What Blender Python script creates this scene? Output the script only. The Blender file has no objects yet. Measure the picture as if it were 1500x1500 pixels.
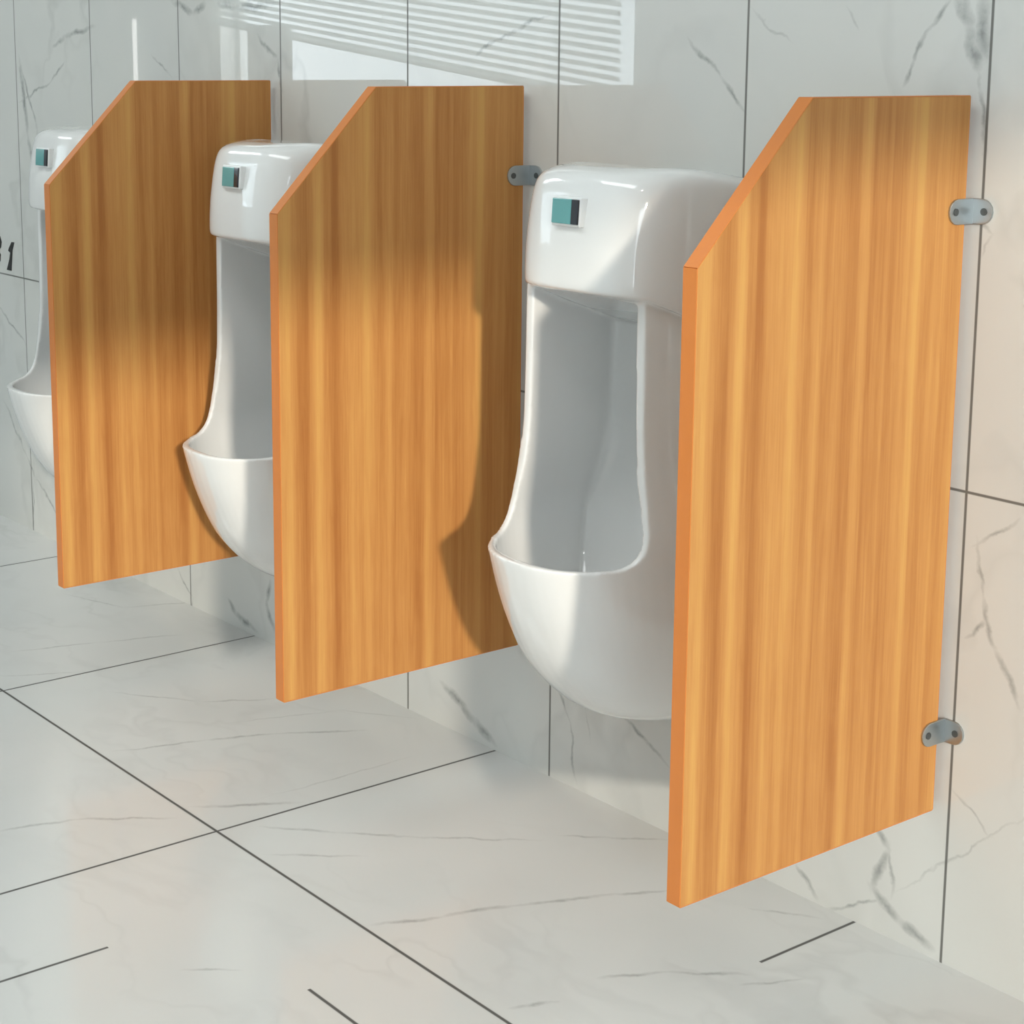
import bpy, bmesh, math, random
from mathutils import Vector, Matrix
sc = bpy.context.scene
C = sc.collection
R = math.radians
CAM = (1.35718435, -1.83479140, 1.15096003, .909851530, .176940321, .00489205247, 2654.36307)
U3X, U2X, U1X = -.461, -1.320, -2.056
VOX = .0024
WIN_Z0, WIN_Z1 = .30, 1.72
SUN_D = (-1, .47, -.27); SUN_E = 2.9; SUN_A = 2.2; SUN_C = (1, .90, .76)
SKY_C = (.82, .93, 1.0); SKY_E = 5.5
FILL_E = 5.3; SPOT_E = 90.0
EXPO = 0.0
WV=[
 (1,[(-0.487,1.180),(-0.422,1.129),(-0.379,1.083)]),
 (1,[(-0.050,1.226),(-0.079,1.190),(-0.102,1.153),(-0.115,1.128)]),
 (3,[(-0.036,1.234),(-0.016,1.193),(0.000,1.145)]),
 (3,[(0.001,1.229),(0.004,1.153)]),
 (1.2,[(0.000,1.145),(0.014,1.048)]),
 (0.6,[(0.017,0.959),(0.032,0.948),(0.017,0.922)]),
 (1.3,[(0.047,0.496),(0.066,0.440),(0.107,0.377)]),
 (1,[(0.030,0.446),(0.054,0.470)]),
 (0.9,[(0.089,0.605),(0.033,0.563),(0.047,0.496)]),
 (0.7,[(0.018,0.236),(0.077,0.202)]),
 (0.6,[(-0.060,0.071),(0.124,0.241)]),
 (1.3,[(-0.232,0.041),(-0.199,0.008)]),
 (2,[(-0.098,0.144),(-0.078,0.127),(-0.102,0.060),(-0.052,0.031),(-0.004,0.016)]),
 (1,[(-0.078,0.127),(-0.070,0.063)]),
 (1,[(-0.174,0.003),(-0.087,0.048)]),
 (1.1,[(-0.749,0.160),(-0.719,0.105),(-0.705,0.005)]),
 (1.2,[(-0.624,0.173),(-0.500,0.106)]),
 (0.6,[(-0.688,0.166),(-0.668,0.086)]),
 (2.6,[(-0.910,0.011),(-0.967,0.037),(-1.054,0.079)]),
 (2.2,[(-1.683,0.010),(-1.763,0.026),(-1.789,0.049)]),
 (2.2,[(-1.617,0.027),(-1.642,0.085),(-1.627,0.131)]),
 (1,[(-1.998,0.067),(-1.941,0.020),(-1.951,-0.059)]),
 (1.8,[(-2.529,1.175),(-2.467,1.202),(-2.331,1.219)]),
 (1,[(-2.717,1.049),(-2.546,1.099),(-2.472,1.145)]),
 (2.6,[(-2.716,1.144),(-2.678,0.970),(-2.662,0.890)]),
 (1.5,[(-2.709,1.128),(-2.628,0.987),(-2.624,0.812)]),
 (2.4,[(-1.963,1.262),(-1.886,1.238),(-1.839,1.260)]),
 (2.4,[(-1.786,1.261),(-1.722,1.248),(-1.586,1.254)]),
 (0.8,[(-2.063,1.160),(-1.984,1.116)]),
 (1.5,[(-1.641,1.199),(-1.577,1.148),(-1.561,1.098)]),
 (1,[(-0.969,1.163),(-0.925,1.187),(-0.874,1.197),(-0.801,1.222)]),
 (1,[(-2.883,0.541),(-2.738,0.465)]),
 (1.3,[(-2.873,0.301),(-2.755,0.181),(-2.712,0.138),(-2.573,0.063)]),
 (1,[(-2.728,0.135),(-2.732,-0.005)]),
 (0.7,[(-0.209,1.221),(-0.191,1.195)]),
 (0.6,[(-0.368,1.215),(-0.300,1.179)]),
]
FV=[
 (1,[(-1.109,-0.802),(-1.078,-0.691),(-0.998,-0.577)]),
 (1.3,[(-1.007,-0.521),(-0.928,-0.390)]),
 (1,[(-1.290,-0.507),(-1.245,-0.364),(-1.202,-0.259),(-1.122,-0.127)]),
 (0.8,[(-1.557,-0.381),(-1.419,-0.282),(-1.350,-0.167)]),
 (0.9,[(-0.877,-0.476),(-0.793,-0.398),(-0.716,-0.321),(-0.595,-0.177)]),
 (0.8,[(-0.787,-0.517),(-0.708,-0.420)]),
 (1.2,[(-0.516,-0.522),(-0.481,-0.435),(-0.448,-0.342)]),
 (1,[(-0.448,-0.342),(-0.388,-0.205),(-0.351,-0.141)]),
 (0.9,[(-0.580,-0.130),(-0.534,-0.085),(-0.477,-0.023)]),
 (1,[(-0.235,-0.516),(-0.214,-0.462)]),
 (1.1,[(-0.222,-0.377),(-0.181,-0.300),(-0.115,-0.219)]),
 (0.9,[(-0.107,-0.258),(-0.063,-0.173)]),
 (0.8,[(-1.886,-0.432),(-1.839,-0.264),(-1.787,-0.122)]),
 (0.6,[(-0.974,-0.401),(-0.970,-0.135)]),
 (0.6,[(-1.294,-0.300),(-1.228,-0.099),(-1.120,-0.026)]),
 (0.8,[(-0.565,-0.789),(-0.520,-0.736)]),
 (0.7,[(-1.769,-0.512),(-1.694,-0.380)]),
 (0.8,[(-2.188,-0.178),(-2.022,-0.124),(-1.960,0.041)]),
 (0.7,[(-0.243,-0.083),(-0.165,-0.031)]),
]
# ------------------------------------------------------------------ helpers
def tag(o, label=None, cat=None, group=None, kind=None):
    if label: o['label'] = label
    if cat: o['category'] = cat
    if group: o['group'] = group
    if kind: o['kind'] = kind
    return o

def empty(name, loc):
    o = bpy.data.objects.new(name, None); C.objects.link(o)
    o.location = loc; o.empty_display_size = 0.05
    return o

def obj(name, bm, m, parent=None, smooth=False):
    bmesh.ops.recalc_face_normals(bm, faces=bm.faces)
    me = bpy.data.meshes.new(name); bm.to_mesh(me); bm.free()
    if m: me.materials.append(m)
    if smooth: me.polygons.foreach_set('use_smooth', [True]*len(me.polygons))
    o = bpy.data.objects.new(name, me); C.objects.link(o)
    if parent: o.parent = parent
    return o

def box(bm, x0, x1, y0, y1, z0, z1, bev=0):
    t = bmesh.new()
    vs = [t.verts.new((x, y, z)) for x in (x0, x1) for y in (y0, y1) for z in (z0, z1)]
    for f in ((0,1,3,2),(4,6,7,5),(0,4,5,1),(2,3,7,6),(0,2,6,4),(1,5,7,3)):
        t.faces.new([vs[i] for i in f])
    bmesh.ops.recalc_face_normals(t, faces=t.faces)
    if bev: bmesh.ops.bevel(t, geom=t.edges[:], offset=bev, segments=2, affect='EDGES', profile=.5)
    merge(bm, t)

def merge(bm, t):
    me = bpy.data.meshes.new('tmp'); t.to_mesh(me); t.free()
    bm.from_mesh(me); bpy.data.meshes.remove(me)

def prism(bm, pts, axis, a, b, bev=0):
    """extrude a 2D polygon along an axis (0 = x with pts (y,z); 1 = y with (x,z); 2 = z with (x,y))"""
    t = bmesh.new()
    def P(p, s):
        if axis == 0: return (s, p[0], p[1])
        if axis == 1: return (p[0], s, p[1])
        return (p[0], p[1], s)
    A = [t.verts.new(P(p, a)) for p in pts]; B = [t.verts.new(P(p, b)) for p in pts]
    t.faces.new(A); t.faces.new(B[::-1]); n = len(pts)
    for i in range(n): t.faces.new([A[i], A[(i+1) % n], B[(i+1) % n], B[i]])
    bmesh.ops.recalc_face_normals(t, faces=t.faces)
    if bev: bmesh.ops.bevel(t, geom=t.edges[:], offset=bev, segments=2, affect='EDGES', profile=.5)
    merge(bm, t)

def disc(bm, c, r, axis, th, n=20):
    pts = [(c[(axis+1) % 3] if axis != 1 else c[0], 0)]  # placeholder, replaced below
    o = {0: (1, 2), 1: (0, 2), 2: (0, 1)}[axis]
    pts = [(c[o[0]] + r*math.cos(2*math.pi*i/n), c[o[1]] + r*math.sin(2*math.pi*i/n)) for i in range(n)]
    prism(bm, pts, axis, c[axis], c[axis]+th)

# ------------------------------------------------------------------ materials
def mat(name):
    m = bpy.data.materials.new(name); m.use_nodes = True
    nt = m.node_tree
    return m, nt, nt.nodes['Principled BSDF']

def simple(name, col, rough=.5, metal=0, coat=0, emit=None, es=0, bump=None):
    m, nt, b = mat(name)
    b.inputs['Base Color'].default_value = (*col, 1)
    b.inputs['Roughness'].default_value = rough; b.inputs['Metallic'].default_value = metal
    b.inputs['Coat Weight'].default_value = coat; b.inputs['Coat Roughness'].default_value = .04
    if emit:
        b.inputs['Emission Color'].default_value = (*emit, 1); b.inputs['Emission Strength'].default_value = es
    n = nt.nodes.new('ShaderNodeTexNoise'); n.inputs['Scale'].default_value = bump or 8
    r = nt.nodes.new('ShaderNodeMapRange')
    r.inputs['To Min'].default_value = max(rough-.03, 0); r.inputs['To Max'].default_value = rough+.03
    nt.links.new(n.outputs['Fac'], r.inputs['Value']); nt.links.new(r.outputs['Result'], b.inputs['Roughness'])
    return m

def M(nt, op, a, b=None, c=None, clamp=False):
    n = nt.nodes.new('ShaderNodeMath'); n.operation = op; n.use_clamp = clamp
    for i, v in enumerate((a, b, c)):
        if v is None: continue
        if isinstance(v, (int, float)): n.inputs[i].default_value = v
        else: nt.links.new(v, n.inputs[i])
    return n.outputs[0]

def mix(nt, f, a, b):
    n = nt.nodes.new('ShaderNodeMix'); n.data_type = 'RGBA'
    for s, v in ((n.inputs[0], f), (n.inputs[6], a), (n.inputs[7], b)):
        if hasattr(v, 'links'): nt.links.new(v, s)
        elif isinstance(v, tuple): s.default_value = (*v, 1)
        else: s.default_value = v
    return n.outputs[2]

def noise(nt, vec, scale, detail=4, rough=.55, dist=0):
    n = nt.nodes.new('ShaderNodeTexNoise'); nt.links.new(vec, n.inputs['Vector'])
    n.inputs['Scale'].default_value = scale; n.inputs['Detail'].default_value = detail
    n.inputs['Roughness'].default_value = rough; n.inputs['Distortion'].default_value = dist
    return n

def marble(name, plane, veins, grout, base, tint, veincol, groutcol, rough, warp=.016, wmul=1.0):
    """glazed marble tile: plane 'xz' or 'xy', veins as polylines of tapering strokes,
    grout as (axis, position, from, to, halfwidth) lines in metres"""
    m, nt, b = mat(name)
    tc = nt.nodes.new('ShaderNodeTexCoord'); sp = nt.nodes.new('ShaderNodeSeparateXYZ')
    nt.links.new(tc.outputs['Object'], sp.inputs[0])
    u = sp.outputs[0]; v = sp.outputs[2 if plane == 'xz' else 1]
    cb = nt.nodes.new('ShaderNodeCombineXYZ'); nt.links.new(u, cb.inputs[0]); nt.links.new(v, cb.inputs[1])
    P0 = cb.outputs[0]
    # warp
    def warped(scale, amt, detail=3):
        n = noise(nt, P0, scale, detail)
        s = nt.nodes.new('ShaderNodeVectorMath'); s.operation = 'SUBTRACT'
        nt.links.new(n.outputs['Color'], s.inputs[0]); s.inputs[1].default_value = (.5, .5, .5)
        k = nt.nodes.new('ShaderNodeVectorMath'); k.operation = 'SCALE'; k.inputs['Scale'].default_value = amt
        nt.links.new(s.outputs[0], k.inputs[0])
        a = nt.nodes.new('ShaderNodeVectorMath'); a.operation = 'MULTIPLY_ADD'
        nt.links.new(k.outputs[0], a.inputs[0]); a.inputs[1].default_value = (1, 1, 0); nt.links.new(P0, a.inputs[2])
        return a.outputs[0]
    PW = warped(18, warp*2, 5)
    fine = noise(nt, P0, 45, 5)
    acc = None
    for w, pl in veins:
        for i in range(len(pl)-1):
            (ax, ay), (bx, by) = pl[i], pl[i+1]
            L = math.hypot(bx-ax, by-ay)
            mp = nt.nodes.new('ShaderNodeMapping'); mp.vector_type = 'TEXTURE'
            mp.inputs['Location'].default_value = ((ax+bx)/2, (ay+by)/2, 0)
            mp.inputs['Rotation'].default_value = (0, 0, math.atan2(by-ay, bx-ax))
            mp.inputs['Scale'].default_value = (L*.62+.004, .0045*w*wmul, 1)
            nt.links.new(PW, mp.inputs['Vector'])
            g = nt.nodes.new('ShaderNodeTexGradient'); g.gradient_type = 'SPHERICAL'
            nt.links.new(mp.outputs[0], g.inputs[0])
            val = M(nt, 'MULTIPLY', g.outputs['Fac'], min(.55+.12*w, .8) * (1.0 if w >= 1 else w))
            acc = val if acc is None else M(nt, 'MAXIMUM', acc, val)
    brk = M(nt, 'MULTIPLY_ADD', fine.outputs['Fac'], 2.2, -.25, clamp=True)
    vm = M(nt, 'MULTIPLY', acc, brk)
    # faint general veining
    PF = warped(3, .35, 4)
    mp = nt.nodes.new('ShaderNodeMapping'); mp.inputs['Scale'].default_value = (1.0, 2.6, 1) if plane == 'xy' else (1.6, 1, 1)
    mp.inputs['Rotation'].default_value = (0, 0, R(35) if plane == 'xz' else R(-42))
    nt.links.new(PF, mp.inputs['Vector'])
    nn = noise(nt, mp.outputs[0], 2.2, 3, .5)
    ridge = M(nt, 'ABSOLUTE', M(nt, 'SUBTRACT', nn.outputs['Fac'], .5))
    rv = M(nt, 'MULTIPLY_ADD', ridge, -28, 1, clamp=True)
    amp = M(nt, 'MULTIPLY_ADD', noise(nt, P0, 1.7, 2).outputs['Fac'], 2.4, -1.0, clamp=True)
    vf = M(nt, 'MULTIPLY', M(nt, 'MULTIPLY', rv, amp), .28)
    cloud = noise(nt, P0, 2.1, 3, .5)
    cl = M(nt, 'MULTIPLY_ADD', cloud.outputs['Fac'], 2.2, -.6, clamp=True)
    col = mix(nt, cl, base, tint)
    col = mix(nt, M(nt, 'MAXIMUM', vm, vf), col, veincol)
    # grout
    ga = None
    for axis, pos, lo, hi, hw in grout:
        s = u if axis == 'u' else v; t = v if axis == 'u' else u
        d = M(nt, 'ABSOLUTE', M(nt, 'SUBTRACT', s, pos))
        line = M(nt, 'MULTIPLY_ADD', d, -1/(hw*.5), 1/(.5)+.0, clamp=True)
        if lo is not None:
            line = M(nt, 'MULTIPLY', line, M(nt, 'COMPARE', t, (lo+hi)/2, (hi-lo)/2))
        ga = line if ga is None else M(nt, 'MAXIMUM', ga, line)
    col = mix(nt, M(nt, 'MULTIPLY', ga, .9), col, groutcol)
    nt.links.new(col, b.inputs['Base Color'])
    rr = M(nt, 'MULTIPLY_ADD', ga, .5, rough)
    nt.links.new(rr, b.inputs['Roughness'])
    b.inputs['IOR'].default_value = 1.5
    return m

def wood(name):
    m, nt, b = mat(name)
    tc = nt.nodes.new('ShaderNodeTexCoord')
    def mp(s):
        q = nt.nodes.new('ShaderNodeMapping'); q.inputs['Scale'].default_value = s
        nt.links.new(tc.outputs['Object'], q.inputs['Vector']); return q.outputs[0]
    strip = noise(nt, mp((1, 34, .30)), 1.0, 1, .4)          # plank-wide bands
    band = noise(nt, mp((3, 95, 2.2)), 1.0, 4, .65, .25)      # grain
    fine = noise(nt, mp((9, 420, 9)), 1.0, 3, .6)
    fl = noise(nt, mp((2, 60, 7)), 1.0, 5, .6, 1.2)
    g = M(nt, 'ADD', M(nt, 'MULTIPLY', strip.outputs['Fac'], 1.15), M(nt, 'MULTIPLY', band.outputs['Fac'], .5))
    g = M(nt, 'ADD', g, M(nt, 'MULTIPLY', fine.outputs['Fac'], .28))
    g = M(nt, 'ADD', g, M(nt, 'MULTIPLY', fl.outputs['Fac'], .25))
    g = M(nt, 'MULTIPLY_ADD', g, 1.8, -1.46, clamp=True)
    cr = nt.nodes.new('ShaderNodeValToRGB'); nt.links.new(g, cr.inputs[0])
    e = cr.color_ramp.elements
    e[0].position = 0; e[0].color = (.36, .138, .036, 1)
    e[1].position = 1; e[1].color = (.57, .305, .09, 1)
    k = e.new(.35); k.color = (.44, .192, .054, 1)
    k = e.new(.65); k.color = (.51, .242, .072, 1)
    nt.links.new(cr.outputs[0], b.inputs['Base Color'])
    b.inputs['Roughness'].default_value = .42
    b.inputs['Specular IOR Level'].default_value = .3
    return m

GX = [.014-.3925*i for i in range(-8, 9)]
grout_w = [('u', x, None, None, .0026) for x in (.014, -.379, -.769, -1.160, -1.562, -1.948, -2.343, -2.735, -3.127, -3.519, .406, .798, 1.19, 1.582, 1.974)]
grout_w += [('v', .628, None, None, .0024), ('v', 1.813, None, None, .0024)]
grout_f = [('v', -.5415, None, None, .0034), ('u', -.909, None, None, .0034), ('u', -1.688, None, None, .0034), ('u', -2.478, None, None, .0034),
           ('u', -3.26, None, None, .0034), ('v', -1.32, None, None, .0034), ('v', -2.1, None, None, .0034), ('u', .65, None, None, .0034), ('u', 1.43, None, None, .0034),
           ('u', -.129, -.186, .02, .0034), ('u', -.678, -2.6, -.84, .0034), ('v', -.690, -.426, .3, .0034)]
WALL = marble('marble_wall_tile', 'xz', WV, grout_w, (.66, .66, .625), (.575, .59, .575), (.16, .17, .165), (.10, .10, .09), .012)
FLOOR = marble('marble_floor_tile', 'xy', FV, grout_f, (.67, .675, .66), (.60, .62, .61), (.27, .27, .27), (.035, .033, .03), .13, warp=.012, wmul=1.3)
WOOD = wood('orange_wood_laminate')
EDGE = simple('orange_edge_band', (.58, .19, .038), .4)
CERAMIC = simple('white_glazed_ceramic', (.78, .79, .785), .06, coat=.5, bump=3)
STEEL = simple('brushed_stainless_steel', (.46, .49, .50), .36, 1, bump=60)
SCREW = simple('dark_screw_recess', (.12, .13, .13), .4, .8)
PLASTER = simple('white_plaster', (.72, .73, .72), .85)
CEIL = simple('ceiling_paint', (.8, .8, .79), .9)
WHITE = simple('white_plastic', (.82, .84, .84), .3)
TEAL = simple('painted_teal_reflection', (.12, .36, .36), .08, coat=.8)  # teal stands in for the window's reflection on the glass
DARK = simple('dark_sensor_glass', (.01, .015, .025), .08, coat=.8)
BLACK = simple('black_vinyl', (.006, .006, .006), .4)
BLIND = simple('white_blind_slat', (.80, .84, .84), .5)
_nt = BLIND.node_tree; _tl = _nt.nodes.new('ShaderNodeBsdfTranslucent'); _tl.inputs[0].default_value = (.75, .8, .8, 1)
_mx = _nt.nodes.new('ShaderNodeMixShader'); _mx.inputs[0].default_value = .45
_nt.links.new(_nt.nodes['Principled BSDF'].outputs[0], _mx.inputs[1]); _nt.links.new(_tl.outputs[0], _mx.inputs[2]); _nt.links.new(_mx.outputs[0], _nt.nodes['Material Output'].inputs['Surface'])
GREYC = simple('grey_curtain_cloth', (.42, .45, .46), .8)
WHC = simple('white_curtain_cloth', (.85, .87, .87), .7)
FILL = simple('fill_panel_glow', (.9, .9, .9), .4, emit=(.96, 1, .98), es=FILL_E)  # glow of the added fill panels
SPOT = simple('downlight_diffuser', (.9, .9, .9), .4, emit=(1, .98, .95), es=SPOT_E)
TUBE = simple('wall_lamp_tube', (.9, .9, .9), .4, emit=(1, .98, .95), es=3)
GLASSM, nt, b = mat('window_glass')
tr = nt.nodes.new('ShaderNodeBsdfTransparent'); gl = nt.nodes.new('ShaderNodeBsdfGlossy'); gl.inputs['Roughness'].default_value = .02
mx = nt.nodes.new('ShaderNodeMixShader'); mx.inputs[0].default_value = .05
nt.links.new(tr.outputs[0], mx.inputs[1]); nt.links.new(gl.outputs[0], mx.inputs[2])
nt.links.new(mx.outputs[0], nt.nodes['Material Output'].inputs['Surface'])

# ------------------------------------------------------------------ room shell
XL, XR, YB, ZC = -9.0, 2.5, -2.6, 2.6
bm = bmesh.new(); box(bm, XL, XR, YB, 0, -.1, 0); tag(obj('floor', bm, FLOOR), 'pale grey marble floor tiles with thin dark grout lines', kind='structure')
bm = bmesh.new(); box(bm, XL-.15, XR+.15, 0, .15, -.1, ZC); tag(obj('wall_front', bm, WALL), 'glossy white marble tiled wall behind the urinals', kind='structure')
bm = bmesh.new(); box(bm, XL-.15, XR+.15, YB-.15, .15, ZC, ZC+.1); tag(obj('ceiling', bm, CEIL), 'white ceiling above the urinals', kind='structure')
bm = bmesh.new(); box(bm, XL-.15, XL, YB-.15, 0, -.1, ZC); tag(obj('wall_left', bm, PLASTER), 'plain wall at the far left end', kind='structure')
# right wall with its window opening
wy0, wy1, wz0, wz1 = -2.5, -1.05, WIN_Z0, WIN_Z1
bm = bmesh.new()
box(bm, XR, XR+.04, YB-.15, wy0, -.1, ZC); box(bm, XR, XR+.04, wy1, 0, -.1, ZC)
box(bm, XR, XR+.04, wy0, wy1, -.1, wz0); box(bm, XR, XR+.04, wy0, wy1, wz1, ZC)
tag(obj('wall_right', bm, PLASTER), 'plain end wall with the sunny window', kind='structure')
# back wall with a long window (mirrored in the tiles)
bx0, bx1, bz0, bz1 = -6.23, -3.38, 1.035, 1.95
bm = bmesh.new()
box(bm, XL-.15, bx0, YB-.15, YB, -.1, ZC); box(bm, bx1, XR+.15, YB-.15, YB, -.1, ZC)
box(bm, bx0, bx1, YB-.15, YB, -.1, bz0); box(bm, bx0, bx1, YB-.15, YB, bz1, ZC)
tag(obj('wall_back', bm, PLASTER), 'plain wall opposite the tiles, seen mirrored in them', kind='structure')
bm = bmesh.new(); box(bm, bx0+.01, bx1-.01, YB-.12, YB-.114, bz0+.01, bz1-.01)
w1 = tag(obj('window_1', bm, GLASSM), 'long bright window seen mirrored in the wall tiles', kind='structure')
bm = bmesh.new()
box(bm, bx0, bx1, YB-.13, YB-.09, bz0, bz0+.012); box(bm, bx0, bx1, YB-.13, YB-.09, bz1-.04, bz1)
box(bm, bx0, bx0+.03, YB-.13, YB-.09, bz0+.02, bz1-.04); box(bm, bx1-.02, bx1, YB-.13, YB-.09, bz0+.02, bz1-.04)
obj('window_frame', bm, WHITE, w1)
bm = bmesh.new(); box(bm, XR+.015, XR+.02, wy0+.01, wy1-.01, wz0+.01, wz1-.01)
w2 = tag(obj('window_2', bm, GLASSM), 'window in the end wall letting the sun in', kind='structure')

# blind hanging askew in front of the long window
bl = empty('venetian_blind', (-4.8, YB+.06, 1.18))
tag(bl, 'white slatted blind hanging askew, seen mirrored in the tiles above the middle partition', 'blind')
tilt = math.atan2(.318, 2.81)
for i in range(24):
    bm = bmesh.new(); t = bmesh.new()
    hw = 1.42
    box(t, -hw, hw, -.011, .011, -.0008, .0008)
    bmesh.ops.transform(t, matrix=Matrix.Rotation(R(55), 4, 'X'), verts=t.verts)
    merge(bm, t)
    s = obj('slat', bm, BLIND, bl); s.rotation_euler = (0, tilt*(1-.008*i), 0); s.location = (0, 0, .004 + .031*i)
bm = bmesh.new(); box(bm, -1.42, 1.42, -.012, .012, -.008, .008, .003)
o = obj('bottom_rail', bm, BLIND, bl); o.rotation_euler = (0, tilt, 0); o.location = (0, 0, -.015)
for sx in (-1.1, 0, 1.1):
    bm = bmesh.new(); box(bm, sx-.002, sx+.002, .012, .014, -.12 if sx > 0 else .1, .75); obj('cord', bm, WHITE, bl)

# curtains at the left end of the long window
def curtain(name, x0, x1, m, label, curve=0):
    bm = bmesh.new(); n = 40; rows = 16; grid = []
    for j in range(rows+1):
        z = 1.036 + .27*j/rows; r = []
        for i in range(n+1):
            t = i/n; xr = x1 + curve*(j/rows)**.5
            r.append(bm.verts.new((x0+(xr-x0)*t, YB+.020+.010*math.sin(t*22), z)))
        grid.append(r)
    for j in range(rows):
        for i in range(n): bm.faces.new((grid[j][i], grid[j][i+1], grid[j+1][i+1], grid[j+1][i]))
    o = obj(name, bm, m, None, True)
    md = o.modifiers.new('thick', 'SOLIDIFY'); md.thickness = .003
    return tag(o, label, 'curtain')
cv = curtain('curtain', -5.95, -5.57, GREYC, 'short grey curtain below the blind, seen mirrored left of the middle partition')

# slim wall lamp, a white streak in the tiles
sl = empty('wall_lamp', (-7.03, YB, 1.19))
tag(sl, 'slim upright wall lamp seen as a white streak mirrored above the far partition', 'lamp')
bm = bmesh.new(); box(bm, -.012, .012, 0, .021, -.19, .19, .004); obj('lamp_back_plate', bm, WHITE, sl)
bm = bmesh.new(); prism(bm, [(.011*math.cos(a*math.pi/6), .03+.010*math.sin(a*math.pi/6)) for a in range(12)], 2, -.16, .16)
obj('tube', bm, TUBE, sl, True)

# ceiling downlights, then unseen panels added for fill light
for i, (x, y) in enumerate(((-3.2, -1.7), (-1.6, -1.7), (0, -1.7), (1.5, -1.7))):
    d = empty('ceiling_light', (x, y, ZC))
    tag(d, 'round recessed ceiling downlight above the urinal row', 'ceiling light', 'ceiling downlights')
    bm = bmesh.new(); disc(bm, (0, 0, -.012), .085, 2, .012, 32); obj('rim', bm, WHITE, d)
    bm = bmesh.new(); disc(bm, (0, 0, -.018), .065, 2, .006, 32); obj('diffuser', bm, SPOT, d)
for x in (-4.2, -.8):  # glowing panels added out of view to lift the ambient light
    d = empty('added_fill_panel', (x, -1.5, ZC))
    tag(d, 'added rectangular glowing panel giving fill light from out of view', 'ceiling light', 'added fill panels')
    bm = bmesh.new(); box(bm, -1.25, 1.25, -.34, .34, -.02, 0, .003); obj('frame', bm, WHITE, d)
    bm = bmesh.new(); box(bm, -1.2, 1.2, -.3, .3, -.026, -.02); obj('diffuser', bm, FILL, d)

# ------------------------------------------------------------------ partitions
TH = .0215; YFR, YBK = -.465, -.015; ZT, ZB, ZCH, YCH = 1.112, .210, .935, -.2935
def make_bracket(z, parent):
    br = empty('bracket', (0, 0, z)); br.parent = parent
    def stadium(l0, l1, h):
        pts = [(l0, -h), (l0, h)]
        c = l1-h
        for k in range(9):
            a = math.pi/2 - math.pi*k/8
            pts.append((c+h*math.cos(a), h*math.sin(a)))
        return pts
    h = .0155
    bm = bmesh.new()
    prism(bm, [(-p[0], p[1]) for p in stadium(0, .047, h)], 0, 0, .0032, .0006)
    prism(bm, stadium(.0005, .031, h), 1, -.0032, 0, .0006)
    a = obj('bracket_plate', bm, STEEL, br)
    bm = bmesh.new(); disc(bm, (.0032, -.036, 0), .0045, 0, .001, 16); obj('screw', bm, SCREW, br)
    bm = bmesh.new(); disc(bm, (.019, -.0042, 0), .0045, 1, .001, 16); obj('screw', bm, SCREW, br)
    return br
def make_partition():
    p = empty('urinal_partition', (0, 0, 0))
    prof = [(YBK, ZB), (YBK, ZT), (YCH, ZT), (YFR, ZCH), (YFR, ZB)]
    bm = bmesh.new(); prism(bm, prof, 0, -TH, 0, .0007)
    o = obj('panel', bm, WOOD, p)
    bm = bmesh.new(); t = .0012                      # thin edge band round the front, the slant, top and bottom
    for a, c in ((0, 1), (1, 2), (2, 3), (3, 4), (4, 0)):
        (y0, z0), (y1, z1) = prof[a], prof[c]
        L = math.hypot(y1-y0, z1-z0); nx, nz = -(z1-z0)/L, (y1-y0)/L
        if nx*((y0+y1)/2+.24)+nz*((z0+z1)/2-.66) < 0: nx, nz = -nx, -nz
        prism(bm, [(y0, z0), (y1, z1), (y1+nx*t, z1+nz*t), (y0+nx*t, z0+nz*t)], 0, -TH+.0004, -.0004)
    e = obj('edge_band', bm, EDGE, p); e['label'] = 'plain orange edge band'
    make_bracket(.975, p); make_bracket(.315, p)
    return p
def dup(root, loc):
    r = root.copy(); C.objects.link(r); r.location = loc
    for ch in list(root.children):
        c = ch.copy(); C.objects.link(c); c.parent = r
        for g in list(ch.children):
            d = g.copy(); C.objects.link(d); d.parent = c
    return r
p3 = make_partition(); tag(p3, 'nearest and largest orange wood partition, at the right, with two steel brackets showing', 'partition', 'orange wood urinal partitions')
p2 = dup(p3, (-.8347, 0, 0)); p2['label'] = 'middle orange wood partition, between the first and second urinals'
p1 = dup(p3, (-1.5763, 0, 0)); p1['label'] = 'farthest and smallest orange wood partition, at the left'

# ------------------------------------------------------------------ urinals
def lerp_tab(tab, z):
    if z <= tab[0][0]: return tab[0][1:]
    for a, b_ in zip(tab, tab[1:]):
        if z <= b_[0]:
            t = (z-a[0])/(b_[0]-a[0]); 
            return [p+(q-p)*t for p, q in zip(a[1:], b_[1:])]
    return tab[-1][1:]
def plan(W, D, n, y0=0.0, k=40):
    """front-bulging outline from the back-left corner to the back-right corner"""
    pts = []
    for i in range(k+1):
        a = math.pi*i/k
        c, s = math.cos(a), math.sin(a)
        pts.append((-W*math.copysign(abs(c)**(2/n), c), y0-(D)*abs(s)**(2/n)))
    return pts
def loft(rings, yb=0.0):
    bm = bmesh.new(); R_ = []
    for pts in rings: R_.append([bm.verts.new(p) for p in pts])
    for a, c in zip(R_, R_[1:]):
        n = len(a)
        for i in range(n): bm.faces.new((a[i], a[(i+1) % n], c[(i+1) % n], c[i]))
    bm.faces.new(R_[0]); bm.faces.new(R_[-1][::-1])
    bmesh.ops.recalc_face_normals(bm, faces=bm.faces)
    return bm
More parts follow.
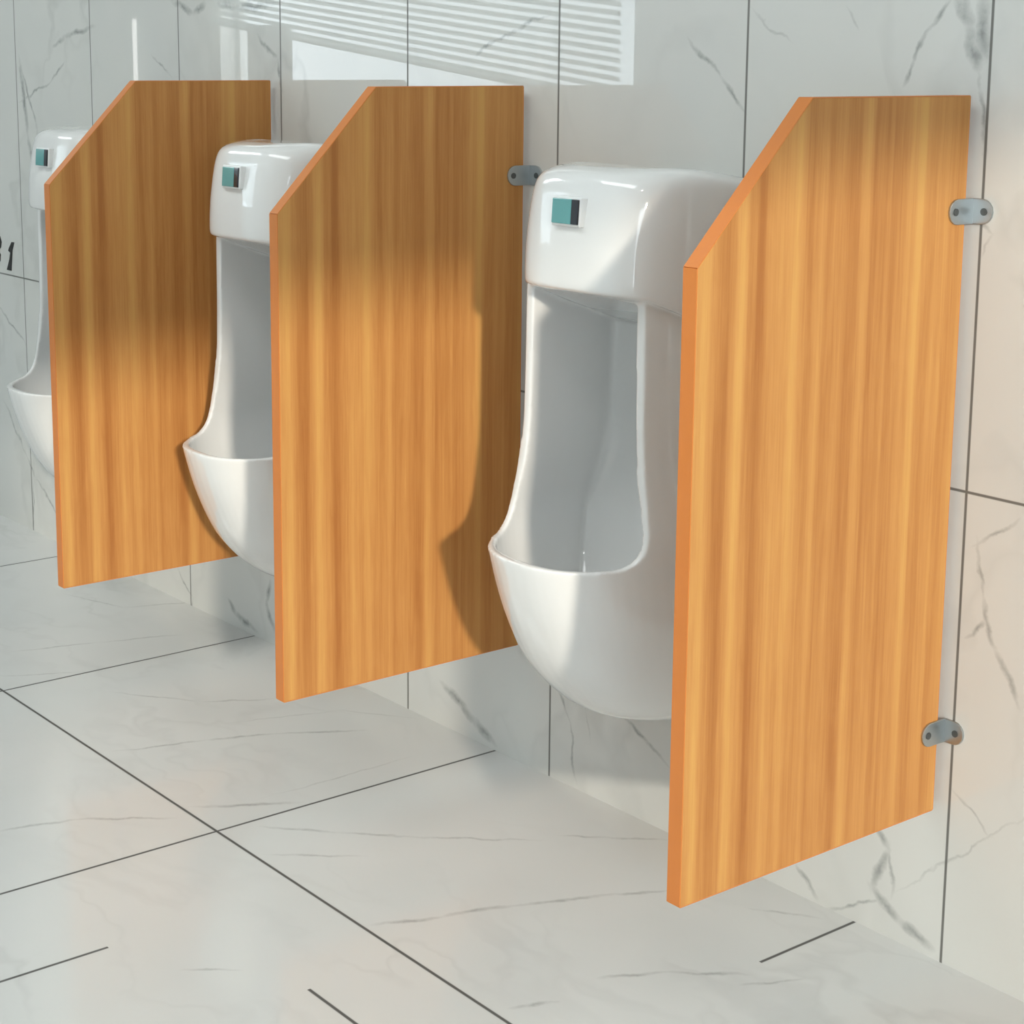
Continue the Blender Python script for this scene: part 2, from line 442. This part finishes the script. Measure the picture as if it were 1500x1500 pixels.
def catmull(tab, steps=6):
    out = []
    for i in range(len(tab)-1):
        p0 = tab[max(i-1, 0)]; p1 = tab[i]; p2 = tab[i+1]; p3_ = tab[min(i+2, len(tab)-1)]
        for s in range(steps):
            t = s/steps
            row = []
            for a, b_, c, d in zip(p0, p1, p2, p3_):
                row.append(.5*((2*b_)+(-a+c)*t+(2*a-5*b_+4*c-d)*t*t+(-a+3*b_-3*c+d)*t**3))
            out.append(row)
    out.append(list(tab[-1])); return out

def urinal_mesh():
    #        z     W     D     n
    outer = [(.236, .080, .130, 2.2), (.240, .102, .172, 2.3), (.258, .124, .210, 2.4), (.300, .144, .254, 2.5), (.345, .157, .285, 2.5), (.41, .167, .313, 2.5), (.47, .171, .331, 2.5),
             (.50, .172, .335, 2.6), (.53, .167, .335, 2.7), (.56, .157, .330, 2.9), (.60, .146, .320, 3.2), (.66, .137, .310, 3.4), (.80, .134, .300, 3.6), (.872, .133, .295, 3.6)]
    A = loft([[(x, y, r[0]) for x, y in plan(r[1], r[2], r[3])] for r in catmull(outer, 5)])
    # flush housing: closed body, underside slopes down towards the wall
    hs = [(.000, .130, .250, 3.8), (.003, .136, .258, 4.0), (.010, .139, .262, 4.2), (.06, .139, .260, 4.2), (.115, .1375, .252, 4.2), (.145, .134, .244, 4.0), (.156, .125, .232, 3.4), (.160, .108, .206, 3.0)]
    rings = []
    for r in catmull(hs, 4):
        f = max(0, 1-r[0]/.05)
        ring = []
        for x, y in plan(r[1], r[2], r[3], 0.0, 60):
            z = .848 + r[0] - f*(.10+.40*min(abs(x)/.143, 1)**6)*max(y+.255, 0)
            if r[0] > .1:
                q = (r[0]-.1)/.06
                z += q*.007*math.cos(min(abs(y+.13)/.13, 1)*math.pi/2)
                z -= q*.030*max(0, 1+y/.17)**1.3*min(abs(x)/.14, 1)**2
            ring.append((x+.010, y, z))
        rings.append(ring)
    B = loft(rings)
    # sculpt the rim: everything in front of this side profile is cut away, above the lip
    pf = [(-.7, .487)] + catmull([(-.31, .488), (-.265, .491), (-.245, .497), (-.231, .510), (-.223, .534), (-.220, .58), (-.218, .64), (-.217, .75), (-.216, .95)], 5)
    E_ = bmesh.new(); prism(E_, [tuple(q) for q in pf] + [(-.7, .95)], 0, -.4, .4)
    # bowl hollow and tall channel in one continuous hollow
    inn = [(.345, .030, .050, 2.2, -.16), (.352, .066, .100, 2.2, -.145), (.368, .097, .140, 2.2, -.127), (.395, .123, .180, 2.3, -.107), (.43, .140, .216, 2.4, -.090), (.47, .149, .240, 2.5, -.079),
           (.51, .151, .250, 2.6, -.072), (.55, .139, .262, 2.8, -.068), (.60, .123, .262, 3.0, -.067), (.66, .115, .262, 3.2, -.066), (.75, .112, .262, 3.2, -.066), (.865, .110, .260, 3.2, -.066)]
    rings = []
    for r in catmull(inn, 4):
        f = plan(r[1], r[2], r[3], r[4], 40)
        bk = [(x, r[4]+(r[4]-y)*.10) for x, y in plan(r[1], r[2], 2.4, r[4], 24)][::-1][1:-1]
        rings.append([(x, y, r[0] + (max(0, (y+.10)*.3) if r[0] < .36 else 0)) for x, y in f+bk])
    Cc = loft(rings)
    D_ = E_
    def tmp(bm, nm):
        me = bpy.data.meshes.new(nm); bm.to_mesh(me); bm.free(); o = bpy.data.objects.new(nm, me); C.objects.link(o); return o
    oa, ob, oc, od = tmp(A, 'a'), tmp(B, 'b'), tmp(Cc, 'c'), tmp(D_, 'd')
    for k, (o, op) in enumerate(((oc, 'DIFFERENCE'), (od, 'DIFFERENCE'))):
        md = oa.modifiers.new('m%d' % k, 'BOOLEAN'); md.object = o; md.operation = op; md.solver = 'EXACT'
    dg = bpy.context.evaluated_depsgraph_get(); dg.update()
    m1 = bpy.data.meshes.new_from_object(oa.evaluated_get(dg), depsgraph=dg)
    q = bmesh.new(); q.from_mesh(m1); q.from_mesh(ob.data)
    oa.modifiers.clear(); q.to_mesh(oa.data); q.free()
    md = oa.modifiers.new('r', 'REMESH'); md.mode = 'VOXEL'; md.voxel_size = VOX; md.use_smooth_shade = True
    md = oa.modifiers.new('s', 'SMOOTH'); md.factor = .5; md.iterations = 10
    dg = bpy.context.evaluated_depsgraph_get(); dg.update()
    me = bpy.data.meshes.new_from_object(oa.evaluated_get(dg), depsgraph=dg)
    for o in (oa, ob, oc, od): bpy.data.objects.remove(o)
    for v in me.vertices:
        if v.co.y > -.0045: v.co.y = -.0008
    me.polygons.foreach_set('use_smooth', [True]*len(me.polygons))
    me.materials.clear(); me.materials.append(CERAMIC)
    me.name = 'urinal_body'
    return me
ume = urinal_mesh()
def make_urinal():
    u = empty('urinal', (0, 0, 0))
    o = bpy.data.objects.new('ceramic_body', ume); C.objects.link(o); o.parent = u
    s = empty('flush_sensor', (.014, -.2582, .956)); s.parent = u
    s.rotation_euler = (R(-4), 0, 0)
    bm = bmesh.new(); box(bm, -.029, .029, -.0040, .01, -.0195, .0195, .002); obj('sensor_frame', bm, WHITE, s)
    bm = bmesh.new(); box(bm, -.026, .012, -.0062, 0, -.0165, .0165, .001); obj('sensor_glass_reflection', bm, TEAL, s)  # window reflection painted as teal, ending at the dark part
    bm = bmesh.new(); box(bm, .012, .026, -.0062, 0, -.0165, .0165, .001); e = obj('sensor_glass_dark', bm, DARK, s); e['label'] = 'dark sensor glass beside the painted teal reflection'
    return u
u3 = make_urinal(); u3.location = (U3X, 0, 0); tag(u3, 'nearest tall white wall-hung urinal, between the middle and right partitions', 'urinal', 'white wall-hung urinals')
u2 = dup(u3, (U2X, 0, 0)); u2['label'] = 'second white urinal, partly hidden behind the middle partition'
u1 = dup(u3, (U1X, 0, 0)); u1['label'] = 'farthest white urinal at the left edge, mostly behind the far partition'

# ------------------------------------------------------------------ black lettering cut by the left edge of the picture
lt = empty('wall_lettering', (-2.80, 0, .64)); tag(lt, 'black slanted lettering on the wall tiles at the far left edge', 'lettering')
bm = bmesh.new(); prism(bm, [(-.030, .0), (-.004, .0), (.006, .05), (.018, .071), (.004, .071), (-.012, .056), (-.018, .048), (-.006, .044), (-.012, .028)], 1, -.0015, -.0002)
obj('letter', bm, BLACK, lt)
bm = bmesh.new(); prism(bm, [(-.112, .090), (-.088, .092), (-.064, .080), (-.056, .066), (-.062, .052), (-.074, .044), (-.064, .034), (-.068, .018), (-.086, .008), (-.112, .006), (-.110, .020), (-.092, .024), (-.086, .034), (-.100, .042), (-.086, .052), (-.080, .066), (-.090, .074), (-.110, .074)], 1, -.0015, -.0002)
obj('letter', bm, BLACK, lt)

# ------------------------------------------------------------------ light
s = bpy.data.lights.new('sun', 'SUN'); s.energy = SUN_E; s.angle = R(SUN_A); s.color = SUN_C
so = bpy.data.objects.new('sun', s); C.objects.link(so)
so.rotation_euler = Vector(SUN_D).to_track_quat('-Z', 'Y').to_euler()
so.location = (6, -3, 3)
def portal(x, y, z, sx, sy, rot):
    l = bpy.data.lights.new('window_daylight', 'AREA'); l.shape = 'RECTANGLE'; l.size = sx; l.size_y = sy
    l.cycles.is_portal = True
    o = bpy.data.objects.new('window_daylight', l); C.objects.link(o); o.location = (x, y, z); o.rotation_euler = rot
portal((bx0+bx1)/2, YB-.16, (bz0+bz1)/2, bx1-bx0, bz1-bz0, (R(90), 0, 0))
portal(XR+.05, (wy0+wy1)/2, (wz0+wz1)/2, wz1-wz0, wy1-wy0, (0, R(90), 0))
w = bpy.data.worlds.new('sky'); sc.world = w; w.use_nodes = True
bg = w.node_tree.nodes['Background']; bg.inputs[0].default_value = (*SKY_C, 1); bg.inputs[1].default_value = SKY_E

# ------------------------------------------------------------------ camera
cam = bpy.data.cameras.new('camera'); co = bpy.data.objects.new('camera', cam); C.objects.link(co)
cx, cy, cz, yaw, pit, rol, f = CAM
fw = Vector((-math.sin(yaw)*math.cos(pit), math.cos(yaw)*math.cos(pit), -math.sin(pit)))
r = fw.cross(Vector((0, 0, 1))).normalized(); up = r.cross(fw)
r2 = r*math.cos(rol)+up*math.sin(rol); u2_ = -r*math.sin(rol)+up*math.cos(rol)
mt = Matrix((r2, u2_, -fw)).transposed().to_4x4(); mt.translation = (cx, cy, cz)
co.matrix_world = mt
cam.sensor_width = 36; cam.lens = f/1500*36
cam.shift_x = (750-678.755)/1500; cam.shift_y = (563.524-750)/1500
cam.clip_start = .05
sc.camera = co
sc.view_settings.view_transform = 'Standard'; sc.view_settings.look = 'None'
sc.view_settings.gamma = 1; sc.view_settings.use_curve_mapping = False
sc.view_settings.exposure = EXPO
